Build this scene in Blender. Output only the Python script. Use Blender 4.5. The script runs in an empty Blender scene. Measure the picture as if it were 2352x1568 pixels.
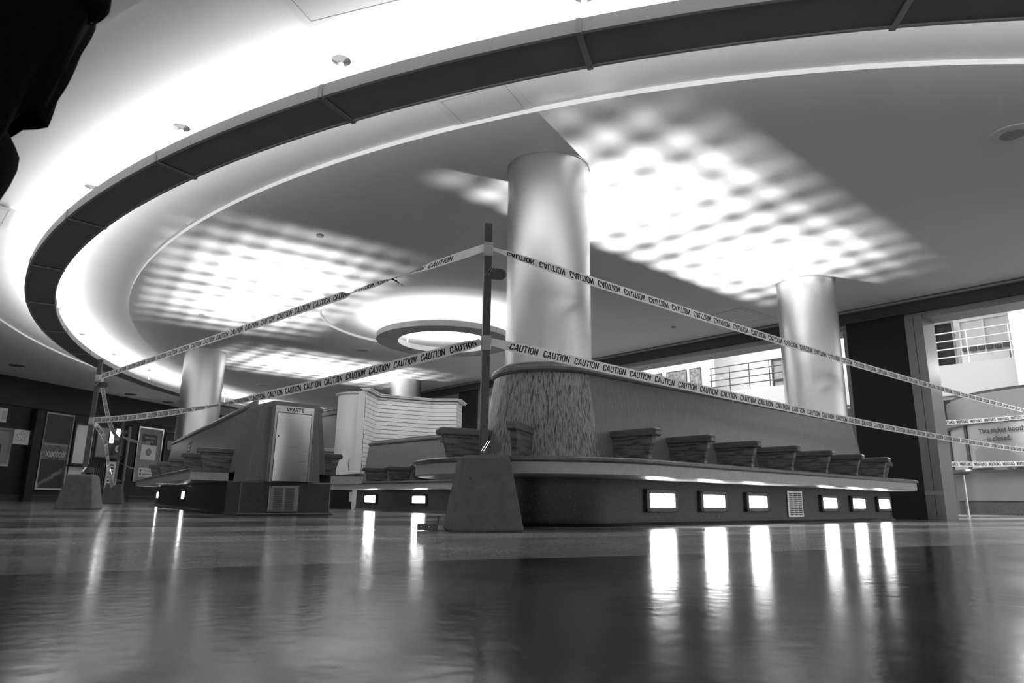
import bpy, bmesh, math, random
from mathutils import Vector, Matrix
random.seed(4)
S = bpy.context.scene
C = bpy.data.collections.new('hall'); S.collection.children.link(C)
PI = math.pi
R = math.radians

# ------------------------------------------------------------------ camera, world, exposure
cam_d = bpy.data.cameras.new('camera'); cam = bpy.data.objects.new('camera', cam_d); C.objects.link(cam)
cam_d.sensor_width = 36; cam_d.lens = 24.0; cam_d.clip_start = 0.05; cam_d.clip_end = 200
P_, A_ = R(13.086), R(0.75)
fw = Vector((0, math.cos(P_), math.sin(P_))); u0 = Vector((0, -math.sin(P_), math.cos(P_))); r0 = Vector((1, 0, 0))
rt = r0*math.cos(A_) + u0*math.sin(A_); up = -r0*math.sin(A_) + u0*math.cos(A_)
M = Matrix((rt, up, -fw)).transposed().to_4x4(); M.translation = (0, 0, .18)
cam.matrix_world = M
cam_d.dof.use_dof = True; cam_d.dof.focus_distance = 4.6; cam_d.dof.aperture_fstop = 6.3
S.camera = cam
w = bpy.data.worlds.new('world'); S.world = w; w.use_nodes = True
w.node_tree.nodes['Background'].inputs[0].default_value = (.5, .5, .5, 1)
w.node_tree.nodes['Background'].inputs[1].default_value = 1.8
S.view_settings.view_transform = 'Standard'; S.view_settings.look = 'None'
S.view_settings.gamma = 1; S.view_settings.exposure = 0.72; S.view_settings.use_curve_mapping = False
RING_L = 7.5      # light strip inside the big suspended ring
SMALL_L = 13.0     # light strip inside the small suspended ring
UP_W = 400.0      # each uplight hidden in a bench top
STEP_L = 34.0     # step lights in the bench bases

def area_light(name, loc, rot, sx, sy, power):
    l = bpy.data.lights.new(name, 'AREA'); l.shape = 'RECTANGLE'; l.size = sx; l.size_y = sy; l.energy = power
    o = bpy.data.objects.new(name, l); o.location = loc; o.rotation_euler = rot; C.objects.link(o); return o

# the seating islands stand on a grid turned 48.6 degrees
O1 = Vector((0.30, 5.487)); ANG = R(48.6)
E1 = Vector((math.sin(ANG), math.cos(ANG))); E2 = Vector((-E1.y, E1.x)); GR = math.atan2(E1.y, E1.x)
def W(u, v, z=0.0):
    q = O1 + E1*u + E2*v
    return Vector((q.x, q.y, z))
# atrium beyond the openings: unseen area lamps put in overhead to brighten it
q = W(12.2, 1.5, 6.6); area_light('atrium_light', q, (0, 0, GR), 6, 9, 330)
q = W(11.5, -4.5, 6.6); area_light('atrium_light', q, (0, 0, GR), 5, 6, 120)
q = W(14.5, 9.5, 7.0); area_light('atrium_light', q, (0, 0, GR), 5, 7, 420)
q = W(18.6, 7.0, 7.2); area_light('atrium_light', q, (0, 0, GR), 1.5, 6, 70)  # extra lamp, added to whiten the wall behind the left railing

# unseen fill lamp added to brighten the front of the ticket booth
area_light('booth_fill_light', (9.6, 12.3, 2.90), (0, 0, 0), 1.6, 1.0, 110)

# ------------------------------------------------------------------ materials
def mat(name, g, rough=.5, metal=0.0, spec=.5, nodes=None, emit=None):
    m = bpy.data.materials.new(name); m.use_nodes = True; nt = m.node_tree
    b = nt.nodes['Principled BSDF']
    b.inputs['Base Color'].default_value = (g, g, g, 1); b.inputs['Roughness'].default_value = rough
    b.inputs['Metallic'].default_value = metal; b.inputs['Specular IOR Level'].default_value = spec
    if emit: b.inputs['Emission Color'].default_value = (1, 1, 1, 1); b.inputs['Emission Strength'].default_value = emit
    if nodes: nodes(nt, b)
    return m
def N(nt, t, **k):
    n = nt.nodes.new(t)
    for a, v in k.items():
        if a in n.inputs: n.inputs[a].default_value = v
        else: setattr(n, a, v)
    return n
def ramp(nt, src, stops):
    r = nt.nodes.new('ShaderNodeValToRGB'); e = r.color_ramp.elements
    e[0].position, e[1].position = stops[0][0], stops[-1][0]
    e[0].color = (*[stops[0][1]]*3, 1); e[1].color = (*[stops[-1][1]]*3, 1)
    for p, c in stops[1:-1]:
        x = e.new(p); x.color = (c, c, c, 1)
    nt.links.new(src, r.inputs[0]); return r.outputs[0]
def mapped(nt, scale, kind='Object', rot=(0, 0, 0)):
    t = N(nt, 'ShaderNodeTexCoord'); m = N(nt, 'ShaderNodeMapping'); m.inputs['Scale'].default_value = scale
    m.inputs['Rotation'].default_value = rot
    nt.links.new(t.outputs[kind], m.inputs[0]); return m.outputs[0]
def noise(nt, vec, scale=1.0, detail=4, rough=.55, dist=0.0):
    n = N(nt, 'ShaderNodeTexNoise'); n.inputs['Scale'].default_value = scale; n.inputs['Detail'].default_value = detail
    n.inputs['Roughness'].default_value = rough; n.inputs['Distortion'].default_value = dist
    nt.links.new(vec, n.inputs['Vector']); return n.outputs[0]
def bump(nt, b, h, strength, dist):
    x = N(nt, 'ShaderNodeBump'); x.inputs['Strength'].default_value = strength; x.inputs['Distance'].default_value = dist
    nt.links.new(h, x.inputs['Height']); nt.links.new(x.outputs[0], b.inputs['Normal'])
def wood(name, lo, hi, scale, rough=.35, bold=False):
    def f(nt, b):
        v = mapped(nt, scale)
        n = noise(nt, v, 1.0, 6, .65, .3)
        if bold:
            col = ramp(nt, n, [(.30, lo*.35), (.40, lo*.7), (.46, (lo+hi)*.45), (.6, hi), (.8, hi*1.1)])
        else:
            col = ramp(nt, n, [(.3, lo), (.5, (lo+hi)/2), (.7, hi)])
        nt.links.new(col, b.inputs['Base Color'])
        bump(nt, b, n, .08, .004)
    return mat(name, hi, rough, 0, .5, f)
def mottled(name, lo, hi, scale, rough=.6, bs=.1, detail=6):
    def f(nt, b):
        n = noise(nt, mapped(nt, (1, 1, 1)), scale, detail, .6)
        nt.links.new(ramp(nt, n, [(.3, lo), (.7, hi)]), b.inputs['Base Color']); bump(nt, b, n, bs, .01)
    return mat(name, hi, rough, 0, .5, f)
def terrazzo(name, base, fleck, rough=.3):
    def f(nt, b):
        v = mapped(nt, (1, 1, 1))
        vo = N(nt, 'ShaderNodeTexVoronoi'); vo.inputs['Scale'].default_value = 160; nt.links.new(v, vo.inputs['Vector'])
        n = noise(nt, v, 3, 3)
        c = ramp(nt, vo.outputs['Color'], [(.0, base*.6), (.55, base), (.82, base*1.5), (.95, fleck)])
        mx = N(nt, 'ShaderNodeMixRGB', blend_type='MULTIPLY'); mx.inputs[0].default_value = .6
        nt.links.new(c, mx.inputs[1]); nt.links.new(ramp(nt, n, [(.3, .55), (.7, 1.0)]), mx.inputs[2])
        nt.links.new(mx.outputs[0], b.inputs['Base Color'])
    return mat(name, base, rough, 0, .5, f)
def brushed(name, g, rough, scale=(60, 60, .6), metal=1.0, bs=.05):
    def f(nt, b):
        n = noise(nt, mapped(nt, scale), 1, 4)
        nt.links.new(ramp(nt, n, [(.2, rough*.8), (.8, rough*1.25)]), b.inputs['Roughness'])
        bump(nt, b, n, bs, .002)
    return mat(name, g, rough, metal, .5, f)

def floor_nodes(nt, b):
    tc = N(nt, 'ShaderNodeTexCoord'); sep = N(nt, 'ShaderNodeSeparateXYZ'); nt.links.new(tc.outputs['Object'], sep.inputs[0])
    # signed distance across the laid bands, gently curved
    def math_(op, a, c):
        m = N(nt, 'ShaderNodeMath', operation=op)
        for i, x in enumerate((a, c)):
            if isinstance(x, (int, float)): m.inputs[i].default_value = x
            else: nt.links.new(x, m.inputs[i])
        return m.outputs[0]
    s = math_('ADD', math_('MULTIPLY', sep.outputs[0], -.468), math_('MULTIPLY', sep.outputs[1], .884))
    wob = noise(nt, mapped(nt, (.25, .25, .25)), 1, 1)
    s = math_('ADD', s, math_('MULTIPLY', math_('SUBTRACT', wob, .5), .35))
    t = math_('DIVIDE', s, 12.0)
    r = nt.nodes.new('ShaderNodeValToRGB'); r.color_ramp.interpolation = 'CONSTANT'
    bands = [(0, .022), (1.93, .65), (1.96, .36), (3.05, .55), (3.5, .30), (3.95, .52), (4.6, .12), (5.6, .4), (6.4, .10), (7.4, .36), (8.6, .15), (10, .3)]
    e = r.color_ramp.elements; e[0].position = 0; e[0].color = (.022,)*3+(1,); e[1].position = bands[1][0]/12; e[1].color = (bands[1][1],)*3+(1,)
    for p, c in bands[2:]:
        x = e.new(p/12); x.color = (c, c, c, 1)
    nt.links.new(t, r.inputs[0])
    vo = N(nt, 'ShaderNodeTexVoronoi'); vo.inputs['Scale'].default_value = 170; nt.links.new(tc.outputs['Object'], vo.inputs['Vector'])
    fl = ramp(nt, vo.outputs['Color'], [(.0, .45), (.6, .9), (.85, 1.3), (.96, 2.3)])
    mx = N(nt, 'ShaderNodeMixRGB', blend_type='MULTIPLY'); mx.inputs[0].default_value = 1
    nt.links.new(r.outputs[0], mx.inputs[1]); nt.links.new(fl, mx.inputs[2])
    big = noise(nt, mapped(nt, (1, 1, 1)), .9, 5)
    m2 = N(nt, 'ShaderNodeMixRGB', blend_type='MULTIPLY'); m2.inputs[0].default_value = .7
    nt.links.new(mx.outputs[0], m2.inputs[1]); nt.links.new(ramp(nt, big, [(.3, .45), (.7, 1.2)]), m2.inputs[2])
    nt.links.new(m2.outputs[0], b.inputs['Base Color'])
    rn = noise(nt, mapped(nt, (2.5, 2.5, 2.5)), 1, 4)
    nt.links.new(ramp(nt, rn, [(.3, .12), (.7, .20)]), b.inputs['Roughness'])
    w1 = noise(nt, mapped(nt, (4, 4, 4)), 1, 2); w2 = noise(nt, mapped(nt, (26, 26, 26)), 1, 2)
    h = math_('ADD', math_('MULTIPLY', w1, .35), math_('MULTIPLY', w2, .20))
    bump(nt, b, h, .30, .010)
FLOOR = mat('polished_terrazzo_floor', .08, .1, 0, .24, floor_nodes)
def ceil_nodes(nt, b):
    n = noise(nt, mapped(nt, (1, 1, 1)), .6, 3)
    nt.links.new(ramp(nt, n, [(.3, .76), (.7, .80)]), b.inputs['Base Color'])
CEIL = mat('painted_ceiling', .78, .8, 0, .2, ceil_nodes)
DARKCEIL = CEIL
SOFFIT = mottled('grey_soffit_panel', .22, .25, 4, .7, .02)
FASCIA = mat('grey_painted_fascia', .42, .45, 0, .5)
SOFFIT2 = mottled('pale_soffit_panel', .46, .5, 4, .7, .02)
FLANGE = mat('grey_nickel', .07, .35, .5)
RIBM = brushed('worn_metal_rib', .32, .45, (8, 8, 8), .5)
CHROME = mat('chrome', .8, .12, 1)
LAMP = mat('ring_lamp_tube', .9, .5, emit=RING_L)
LAMP2 = mat('small_ring_lamp_tube', .9, .5, emit=SMALL_L)
STEPL = mat('step_light_lens', .9, .5, emit=STEP_L)
COL = brushed('satin_metal_column', .66, .36, (3, 3, .25), 1.0, .03)
WOODB = wood('oak_bold_grain', .10, .32, (95, 95, 1.6), .3, True)
WOODP = wood('oak_plain_veneer', .13, .20, (70, 70, 2.6), .34)
WOODC = wood('oak_cap_rail', .11, .24, (9, 9, 60), .3)
WOODD = wood('dark_oak_seat', .05, .12, (14, 14, 14), .35)
WOODA = wood('oak_armrest_panel', .045, .15, (5, 5, 42), .38, True)
WOODAT = wood('oak_armrest_cap', .06, .13, (6, 6, 60), .32)
APRON = mottled('laminate_apron', .34, .44, 30, .4)
BASE = terrazzo('terrazzo_base', .009, .14, .45)
BASE2 = terrazzo('terrazzo_base_light', .07, .2, .35)
BASE3 = terrazzo('terrazzo_base_pale', .17, .35, .4)
STEEL = brushed('brushed_steel', .62, .3, (1.2, 1.2, 120), 1.0, .03)
STEELG = mat('steel_grille', .55, .35, .9)
BLACK = mat('black_gap', .01, .6)
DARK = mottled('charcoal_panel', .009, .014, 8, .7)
FRAMED = mat('dark_frame', .05, .4)
CONC = mottled('cast_concrete', .085, .13, 16, .85, .35)
POLEM = brushed('painted_steel_post', .06, .4, (20, 20, 3), .3)
WHITE = mat('white_paint', .8, .6)
WHITE2 = mat('white_laminate', .80, .5)
GREYW = mat('grey_wall', .30, .6)
GREYM = mat('grey_metal_panel', .26, .35, .5)
DGREY = mat('dark_grey_wall', .05, .5)
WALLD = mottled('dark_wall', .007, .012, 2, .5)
PAPER = mat('paper', .75, .7)
INK = mat('ink', .012, .6)
TXT = mat('grey_print', .18, .6)
CLOTH = mottled('black_cotton', .0015, .003, 60, .95, .4)
CLOTH2 = mottled('black_denim', .002, .004, 90, .95, .3)
for m_ in (CLOTH, CLOTH2): m_.node_tree.nodes['Principled BSDF'].inputs['Specular IOR Level'].default_value = .12
SKIN = mat('skin', .35, .55)
HAIR = mat('hair', .02, .5)
BUTTON = mat('button', .35, .3)
PHOTO = mottled('photograph_print', .02, .35, 9, .4, 0)
def tape_nodes(nt, b):
    tr = N(nt, 'ShaderNodeBsdfTranslucent'); tr.inputs[0].default_value = (.8, .8, .8, 1)
    mx = N(nt, 'ShaderNodeMixShader'); mx.inputs[0].default_value = .35
    out = nt.nodes['Material Output']
    nt.links.new(b.outputs[0], mx.inputs[1]); nt.links.new(tr.outputs[0], mx.inputs[2]); nt.links.new(mx.outputs[0], out.inputs[0])
TAPE = mat('tape_plastic', .93, .25, 0, .5, tape_nodes)
def film_nodes(nt, b):
    b.inputs['Transmission Weight'].default_value = 0.0
    tp = N(nt, 'ShaderNodeBsdfTransparent'); mx = N(nt, 'ShaderNodeMixShader'); mx.inputs[0].default_value = .45
    out = nt.nodes['Material Output']
    nt.links.new(b.outputs[0], mx.inputs[1]); nt.links.new(tp.outputs[0], mx.inputs[2]); nt.links.new(mx.outputs[0], out.inputs[0])
FILM = mat('clear_wrapped_film', .6, .2, 0, .5, film_nodes)
GLASS = mat('window_glass', .9, .02, 0, .5, lambda nt, b: None)
def glass_nodes(nt, b):
    tp = N(nt, 'ShaderNodeBsdfTransparent'); gl = N(nt, 'ShaderNodeBsdfGlossy'); gl.inputs['Roughness'].default_value = .02
    fr = N(nt, 'ShaderNodeFresnel'); fr.inputs[0].default_value = 1.5; mx = N(nt, 'ShaderNodeMixShader')
    out = nt.nodes['Material Output']
    nt.links.new(fr.outputs[0], mx.inputs[0]); nt.links.new(tp.outputs[0], mx.inputs[1]); nt.links.new(gl.outputs[0], mx.inputs[2]); nt.links.new(mx.outputs[0], out.inputs[0])
glass_nodes(GLASS.node_tree, GLASS.node_tree.nodes['Principled BSDF'])

# ------------------------------------------------------------------ mesh helpers
class MB:
    def __init__(s): s.v = []; s.f = []; s.m = []; s.mats = []
    def mi(s, m):
        if m not in s.mats: s.mats.append(m)
        return s.mats.index(m)
    def add(s, vs, fs, m):
        o = len(s.v); s.v += [tuple(x) for x in vs]; i = s.mi(m)
        for f in fs: s.f.append([o+k for k in f]); s.m.append(i)
    def box(s, c, d, m, rz=0.0, mx=None):
        x, y, z = d[0]/2, d[1]/2, d[2]/2; vs = []
        for a, b_, e in ((-1,-1,-1),(1,-1,-1),(1,1,-1),(-1,1,-1),(-1,-1,1),(1,-1,1),(1,1,1),(-1,1,1)):
            p = Vector((a*x, b_*y, e*z))
            if mx: p = mx @ p
            if rz: p = Matrix.Rotation(rz, 3, 'Z') @ p
            vs.append(p + Vector(c))
        s.add(vs, [(0,3,2,1),(4,5,6,7),(0,1,5,4),(1,2,6,5),(2,3,7,6),(3,0,4,7)], m)
    def tube(s, pts, r, m, n=12, cap=True):
        pts = [Vector(p) for p in pts]; vs = []; fs = []
        rr = r if isinstance(r, (list, tuple)) else [r]*len(pts)
        for i, p in enumerate(pts):
            d = (pts[min(i+1, len(pts)-1)] - pts[max(i-1, 0)]).normalized()
            a = d.cross(Vector((0, 0, 1)) if abs(d.z) < .9 else Vector((1, 0, 0))).normalized(); b_ = d.cross(a)
            for k in range(n):
                t = 2*PI*k/n; vs.append(p + (a*math.cos(t) + b_*math.sin(t))*rr[i])
        for i in range(len(pts)-1):
            for k in range(n):
                k2 = (k+1) % n; fs.append((i*n+k, i*n+k2, (i+1)*n+k2, (i+1)*n+k))
        if cap: fs.append(tuple(range(n-1, -1, -1))); fs.append(tuple(range((len(pts)-1)*n, len(pts)*n)))
        s.add(vs, fs, m)
    def lathe(s, prof, m, n=48, c=(0, 0, 0), a0=0, a1=2*PI):
        full = abs(a1-a0-2*PI) < 1e-6; cnt = n if full else n+1; vs = []; fs = []
        for i in range(cnt):
            t = a0+(a1-a0)*i/n
            for r, z in prof: vs.append((c[0]+r*math.cos(t), c[1]+r*math.sin(t), c[2]+z))
        k = len(prof)
        for i in range(n):
            j = (i+1) % cnt
            for a in range(k-1): fs.append((i*k+a, j*k+a, j*k+a+1, i*k+a+1))
        s.add(vs, fs, m)
    def sweep(s, prof, path, m, closed=False, prof_closed=True, caps=True):
        """prof: (w, z) list. path: (px,py,nx,ny)."""
        k = len(prof); vs = []; fs = []; n = len(path)
        for (px, py, nx, ny) in path:
            for wv, z in prof: vs.append((px+nx*wv, py+ny*wv, z))
        kk = k if prof_closed else k-1
        for i in range(n if closed else n-1):
            j = (i+1) % n
            for a in range(kk):
                b_ = (a+1) % k; fs.append((i*k+a, j*k+a, j*k+b_, i*k+b_))
        if not closed and caps and prof_closed:
            fs.append(tuple(range(k))[::-1]); fs.append(tuple(range((n-1)*k, n*k)))
        s.add(vs, fs, m)
    def build(s, name, parent=None, smooth=False, bevel=0.0, subdiv=0, angle=35):
        me = bpy.data.meshes.new(name); me.from_pydata(s.v, [], s.f)
        for m in s.mats: me.materials.append(m)
        me.polygons.foreach_set('material_index', s.m)
        bm = bmesh.new(); bm.from_mesh(me); bmesh.ops.recalc_face_normals(bm, faces=bm.faces); bm.to_mesh(me); bm.free()
        if smooth:
            me.polygons.foreach_set('use_smooth', [True]*len(me.polygons))
            try: me.set_sharp_from_angle(angle=R(angle))
            except Exception: pass
        me.update()
        o = bpy.data.objects.new(name, me); C.objects.link(o)
        if parent: o.parent = parent
        if bevel:
            b_ = o.modifiers.new('bevel', 'BEVEL'); b_.width = bevel; b_.segments = 2; b_.limit_method = 'ANGLE'; b_.angle_limit = R(40)
        if subdiv:
            b_ = o.modifiers.new('subsurf', 'SUBSURF'); b_.levels = subdiv; b_.render_levels = subdiv
        return o
def tag(o, label=None, cat=None, group=None, kind=None):
    if label: o['label'] = label
    if cat: o['category'] = cat
    if group: o['group'] = group
    if kind: o['kind'] = kind
    return o
def thing(name, label, cat, loc=(0, 0, 0), rz=0.0, group=None):
    o = bpy.data.objects.new(name, None); C.objects.link(o); o.location = loc; o.rotation_euler = (0, 0, rz)
    o.empty_display_size = .1
    return tag(o, label, cat, group)
def place(o, loc, rz=0.0): o.location = loc; o.rotation_euler = (0, 0, rz); return o
def copy_tree(o, parent=None):
    c = o.copy(); C.objects.link(c); c.parent = parent
    for ch in list(o.children): copy_tree(ch, c)
    return c
def struct(o): o['kind'] = 'structure'; return o
def text_mesh(txt, size, m, name, parent, loc, rot, offset=.0012, bold=0.0, xs=1.0):
    cu = bpy.data.curves.new(name, 'FONT'); cu.body = txt; cu.size = size; cu.align_x = 'CENTER'; cu.align_y = 'CENTER'
    cu.extrude = offset/2; cu.offset = bold
    t = bpy.data.objects.new(name+'_tmp', cu); C.objects.link(t); bpy.context.view_layer.update()
    me = bpy.data.meshes.new_from_object(t.evaluated_get(bpy.context.evaluated_depsgraph_get()))
    bpy.data.objects.remove(t); me.materials.clear(); me.materials.append(m)
    o = bpy.data.objects.new(name, me); C.objects.link(o); o.parent = parent; o.location = loc; o.rotation_euler = rot; o.scale = (xs, 1, 1)
    return o

# ------------------------------------------------------------------ ceiling
EC = (2.357, 15.01); EA, EB, ET = 12.495, 10.751, -1.19
def ell(t, d):
    x, y = (EA+d)*math.cos(t), (EB+d)*math.sin(t)
    return (EC[0]+x*math.cos(ET)-y*math.sin(ET), EC[1]+x*math.sin(ET)+y*math.cos(ET))
def clip(o, keep=6.5, side=1):
    me = o.data; bm = bmesh.new(); bm.from_mesh(me)
    mw = o.matrix_basis; co = mw.inverted() @ W(keep, 0, 0); no = Vector((E1.x, E1.y, 0))*side
    bmesh.ops.bisect_plane(bm, geom=bm.verts[:]+bm.edges[:]+bm.faces[:], plane_co=co, plane_no=no, clear_outer=True)
    bm.to_mesh(me); bm.free(); me.update(); return o
NS = 288
DI, DW, DO, DF = -1.187, .332, .173, .845
ZT = 3.04
mb = MB()
def estrip(mb, d0, z0, d1, z1, m, n=NS, t0=0.0, t1=2*PI):
    vs = []; fs = []
    for i in range(n+1):
        t = t0+(t1-t0)*i/n
        a = ell(t, d0); b_ = ell(t, d1); vs += [(a[0], a[1], z0), (b_[0], b_[1], z1)]
    for i in range(n): fs.append((2*i, 2*i+2, 2*i+3, 2*i+1))
    mb.add(vs, fs, m)
# island with the round recess above the middle
SC = (-1.07, 10.88); SR = 2.02
vs = []; fs = []
for i in range(NS):
    t = 2*PI*i/NS
    a = ell(t, DI); dx, dy = a[0]-SC[0], a[1]-SC[1]; th = math.atan2(dy, dx)
    vs += [(a[0], a[1], 3.0), (SC[0]+SR*math.cos(th), SC[1]+SR*math.sin(th), 3.0), (SC[0]+SR*math.cos(th), SC[1]+SR*math.sin(th), ZT)]
for i in range(NS):
    j = (i+1) % NS
    fs += [(3*i, 3*j, 3*j+1, 3*i+1), (3*i+1, 3*j+1, 3*j+2, 3*i+2)]
fs.append(tuple(3*i+2 for i in range(NS)))
mb.add(vs, fs, CEIL)
estrip(mb, DI, 3.0, DI, ZT, CEIL); estrip(mb, DI, ZT, DO, ZT, CEIL); estrip(mb, DO, ZT, DO, 3.02, CEIL)
estrip(mb, DO, 3.02, DF, 3.02, CEIL); estrip(mb, DF, 3.02, DF, 2.99, CEIL); estrip(mb, DF, 2.99, DF+16, 2.99, CEIL)
# closed top so that no light leaks in
estrip(mb, -9, 3.4, DF+16, 3.4, CEIL)
ceiling = mb.build('ceiling'); clip(ceiling); struct(ceiling)

# big suspended ring
ring = thing('ring_light', 'huge oval suspended ceiling ring, dark underside, glowing toward the ceiling', 'light fixture', (0, 0, 2.672))
ZR = 0.0; FH = .085
def ringpart(name, segs, m, smooth=False):
    b_ = MB()
    for (d0, z0, d1, z1) in segs: estrip(b_, d0, z0, d1, z1, m)
    o = b_.build(name, ring); o.location = (0, 0, 0)
    bm = bmesh.new(); bm.from_mesh(o.data)
    bmesh.ops.bisect_plane(bm, geom=bm.verts[:]+bm.edges[:]+bm.faces[:], plane_co=W(6.4, 0, 0), plane_no=Vector((E1.x, E1.y, 0)), clear_outer=True)
    bm.to_mesh(o.data); bm.free(); return o
ringpart('fascia', [(0, ZR, 0, FH), (0, FH, -.012, FH), (-.012, FH, -.012, ZR+.02), (0, ZR, -.022, ZR), (-.022, ZR, -.022, ZR+.012)], FASCIA)
ringpart('fascia', [(-DW, ZR, -DW, FH), (-DW, FH, -DW+.012, FH), (-DW+.012, FH, -DW+.012, ZR+.02), (-DW, ZR, -DW+.016, ZR), (-DW+.016, ZR, -DW+.016, ZR+.012)], FASCIA)
ringpart('soffit_panel', [(-.02, ZR+.01, -DW+.014, ZR+.01), (-.012, .03, -DW+.012, .03)], SOFFIT)
ringpart('lamp_tube', [(-.05, .065, -.13, .075), (-.05, .065, -.13, .055), (-.2, .075, -.28, .065), (-.2, .055, -.28, .065)], LAMP)
def local_frame(deg):
    t = R(deg); a = Vector(ell(t, 0)); c = Vector(ell(t+.01, 0)); tg = (c-a).normalized(); n = Vector((tg.y, -tg.x))
    return a, math.atan2(n.y, n.x)     # outward
rib0 = rod0 = None
for k in range(42):
    deg = -35.5 - 8.55*k + 8.55*4
    a, az = local_frame(deg)
    if (a-O1).dot(E1) > 6.2: continue
    if rib0 is None:
        b_ = MB(); b_.box((-DW/2+.001, 0, -.004), (DW+.012, .034, .01), RIBM); b_.box((.004, 0, .04), (.006, .034, .088), RIBM)
        b_.box((-DW-.004, 0, .035), (.006, .034, .088), RIBM); o = b_.build('rib', ring, bevel=.001); rib0 = o
    else: o = rib0.copy(); C.objects.link(o)
    o.location = (a.x, a.y, 0); o.rotation_euler = (0, 0, az)
    if rod0 is None:
        b_ = MB(); b_.tube([(0, 0, .02), (0, 0, ZT-2.672)], .011, WHITE, 12); b_.tube([(0, 0, ZT-2.672-.05), (0, 0, ZT-2.672-.02)], .017, WHITE, 12); r_ = b_.build('hanger_rod', ring, smooth=True); rod0 = r_
        b_ = MB(); b_.lathe([(0, -.022), (.018, -.022), (.03, -.012), (.058, -.004), (.064, 0), (0, 0)], FLANGE, 28); fl = b_.build('ceiling_flange', r_, smooth=True); fl.location = (0, 0, ZT-2.672)
        r_.location = (0, 0, 0); fl0 = fl
    else:
        r_ = rod0.copy(); C.objects.link(r_); fl = fl0.copy(); C.objects.link(fl); fl.parent = r_
    nrm = Vector((math.cos(az), math.sin(az))); p = a - nrm*.166
    r_.location = (p.x, p.y, 0)

# small round ring
sr = thing('round_ring_light', 'smaller round suspended ceiling ring with bright open centre', 'light fixture', (SC[0]-.015, SC[1]+.02, 2.68))
b_ = MB(); b_.lathe([(1.12, 0), (1.12, .09), (1.108, .09), (1.108, .015), (1.10, 0), (1.12, 0)], FASCIA, 128); b_.build('fascia', sr, smooth=True)
b_ = MB(); b_.lathe([(.775, 0), (.775, .09), (.785, .09), (.785, .015), (.79, 0), (.775, 0)], FASCIA, 128); b_.build('fascia', sr, smooth=True)
b_ = MB(); b_.lathe([(1.105, .008), (.783, .008), (.783, .03), (1.105, .03), (1.105, .008)], SOFFIT2, 128); b_.build('soffit_panel', sr, smooth=True)
b_ = MB(); b_.lathe([(1.05, .06), (.97, .07), (.97, .05), (1.05, .06)], LAMP2, 96); b_.lathe([(.92, .06), (.84, .07), (.84, .05), (.92, .06)], LAMP2, 96); b_.build('lamp_tube', sr)
for k in range(6):
    t = R(20+60*k); b_ = MB(); b_.box((.945, 0, -.003), (.352, .02, .008), FASCIA); b_.box((1.122, 0, .045), (.005, .02, .09), FASCIA)
    if k == 0: rb = b_.build('rib', sr)
    else: rb = rb.copy(); C.objects.link(rb)
    rb.rotation_euler = (0, 0, t)
    b_ = MB(); b_.tube([(0, 0, .02), (0, 0, ZT-2.68)], .01, WHITE, 10)
    if k == 0: rd = b_.build('hanger_rod', sr, smooth=True)
    else: rd = rd.copy(); C.objects.link(rd)
    rd.location = (.945*math.cos(t), .945*math.sin(t), 0)

# ceiling fittings
def disc(name, x, y, z, prof, m, label, cat, group=None, m2=None, prof2=None, pn='speaker_cone'):
    t = thing(name, label, cat, (x, y, z), 0, group)
    b_ = MB(); b_.lathe(prof, m, 40); b_.build('trim_ring', t, smooth=True)
    if prof2: b_ = MB(); b_.lathe(prof2, m2, 32); b_.build(pn, t, smooth=True)
    return t
SP = [(0, -.012), (.10, -.012), (.15, -.009), (.155, 0), (0, 0)]
SP2 = [(0, -.016), (.085, -.016), (.088, -.012), (0, -.012)]
GR2 = mat('speaker_mesh', .35, .7)
CEILP = mat('painted_trim', .72, .7)
for (x, y), lb in zip([(3.86, 4.78), (-3.46, 8.68), (-2.9, 13.02), (-6.42, 17.45)],
    ['round flush ceiling speaker at far right near the ring', 'round flush ceiling speaker inside the striped light patch on the left', 'round flush ceiling speaker beside the small ring', 'round flush ceiling speaker behind the left column']):
    disc('ceiling_speaker', x, y, 3.0, SP, CEILP, lb, 'ceiling speaker', None, GR2, SP2)
for (x, y), lb in zip([(-2.13, 7.07), (-4.94, 10.5), (2.66, 10.9)], ['small ceiling sprinkler cap above the upper caution tape', 'small ceiling sprinkler cap near the far left of the island', 'small ceiling sprinkler cap between the two silver columns']):
    disc('sprinkler_cap', x, y, 3.0, [(0, -.02), (.036, -.02), (.04, -.012), (.04, 0), (0, 0)], GR2, lb, 'sprinkler cap')
for (x, y), lb in zip([(-10.75, 14.6), (-10.5, 18.7), (-10.95, 20.1), (-10.2, 20.2)], ['dark recessed can light at far left over the storefront', 'recessed can light over the storefront, left of the far column', 'small dark recessed can behind the other ceiling cans', 'pale recessed can closest to the far column']):
    disc('recessed_can_light', x*1.035, y*1.035, 2.99, [(.12, -.004), (.15, -.012), (.165, 0), (.12, 0)], CHROME, lb, 'ceiling light', None, BLACK, [(0, -.003), (.12, -.003), (.12, 0), (0, 0)], 'can')
def hatch(x, y, rz, sx, sy, z, lb):
    t = thing('access_panel', lb, 'ceiling panel', (x, y, z-.0045), rz)
    b_ = MB()
    for cx_, cy_, dx, dy in ((0, sy/2, sx, .005), (0, -sy/2, sx, .005), (sx/2, 0, .005, sy), (-sx/2, 0, .005, sy)): b_.box((cx_, cy_, -.0012), (dx, dy, .0024), GR2)
    b_.build('panel_gap', t)
    b_ = MB(); b_.box((0, 0, -.0006), (sx+.12, sy+.12, .0012), CEILP); b_.build('panel_leaf', t)
hatch(-.24, 4.54, R(-26), .52, .33, ZT, 'square access panel in the ceiling trough just inside the ring')
hatch(-1.02, 3.30, R(-19), .60, .40, 2.99, 'access panel in the ceiling at the top edge outside the ring')
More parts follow.
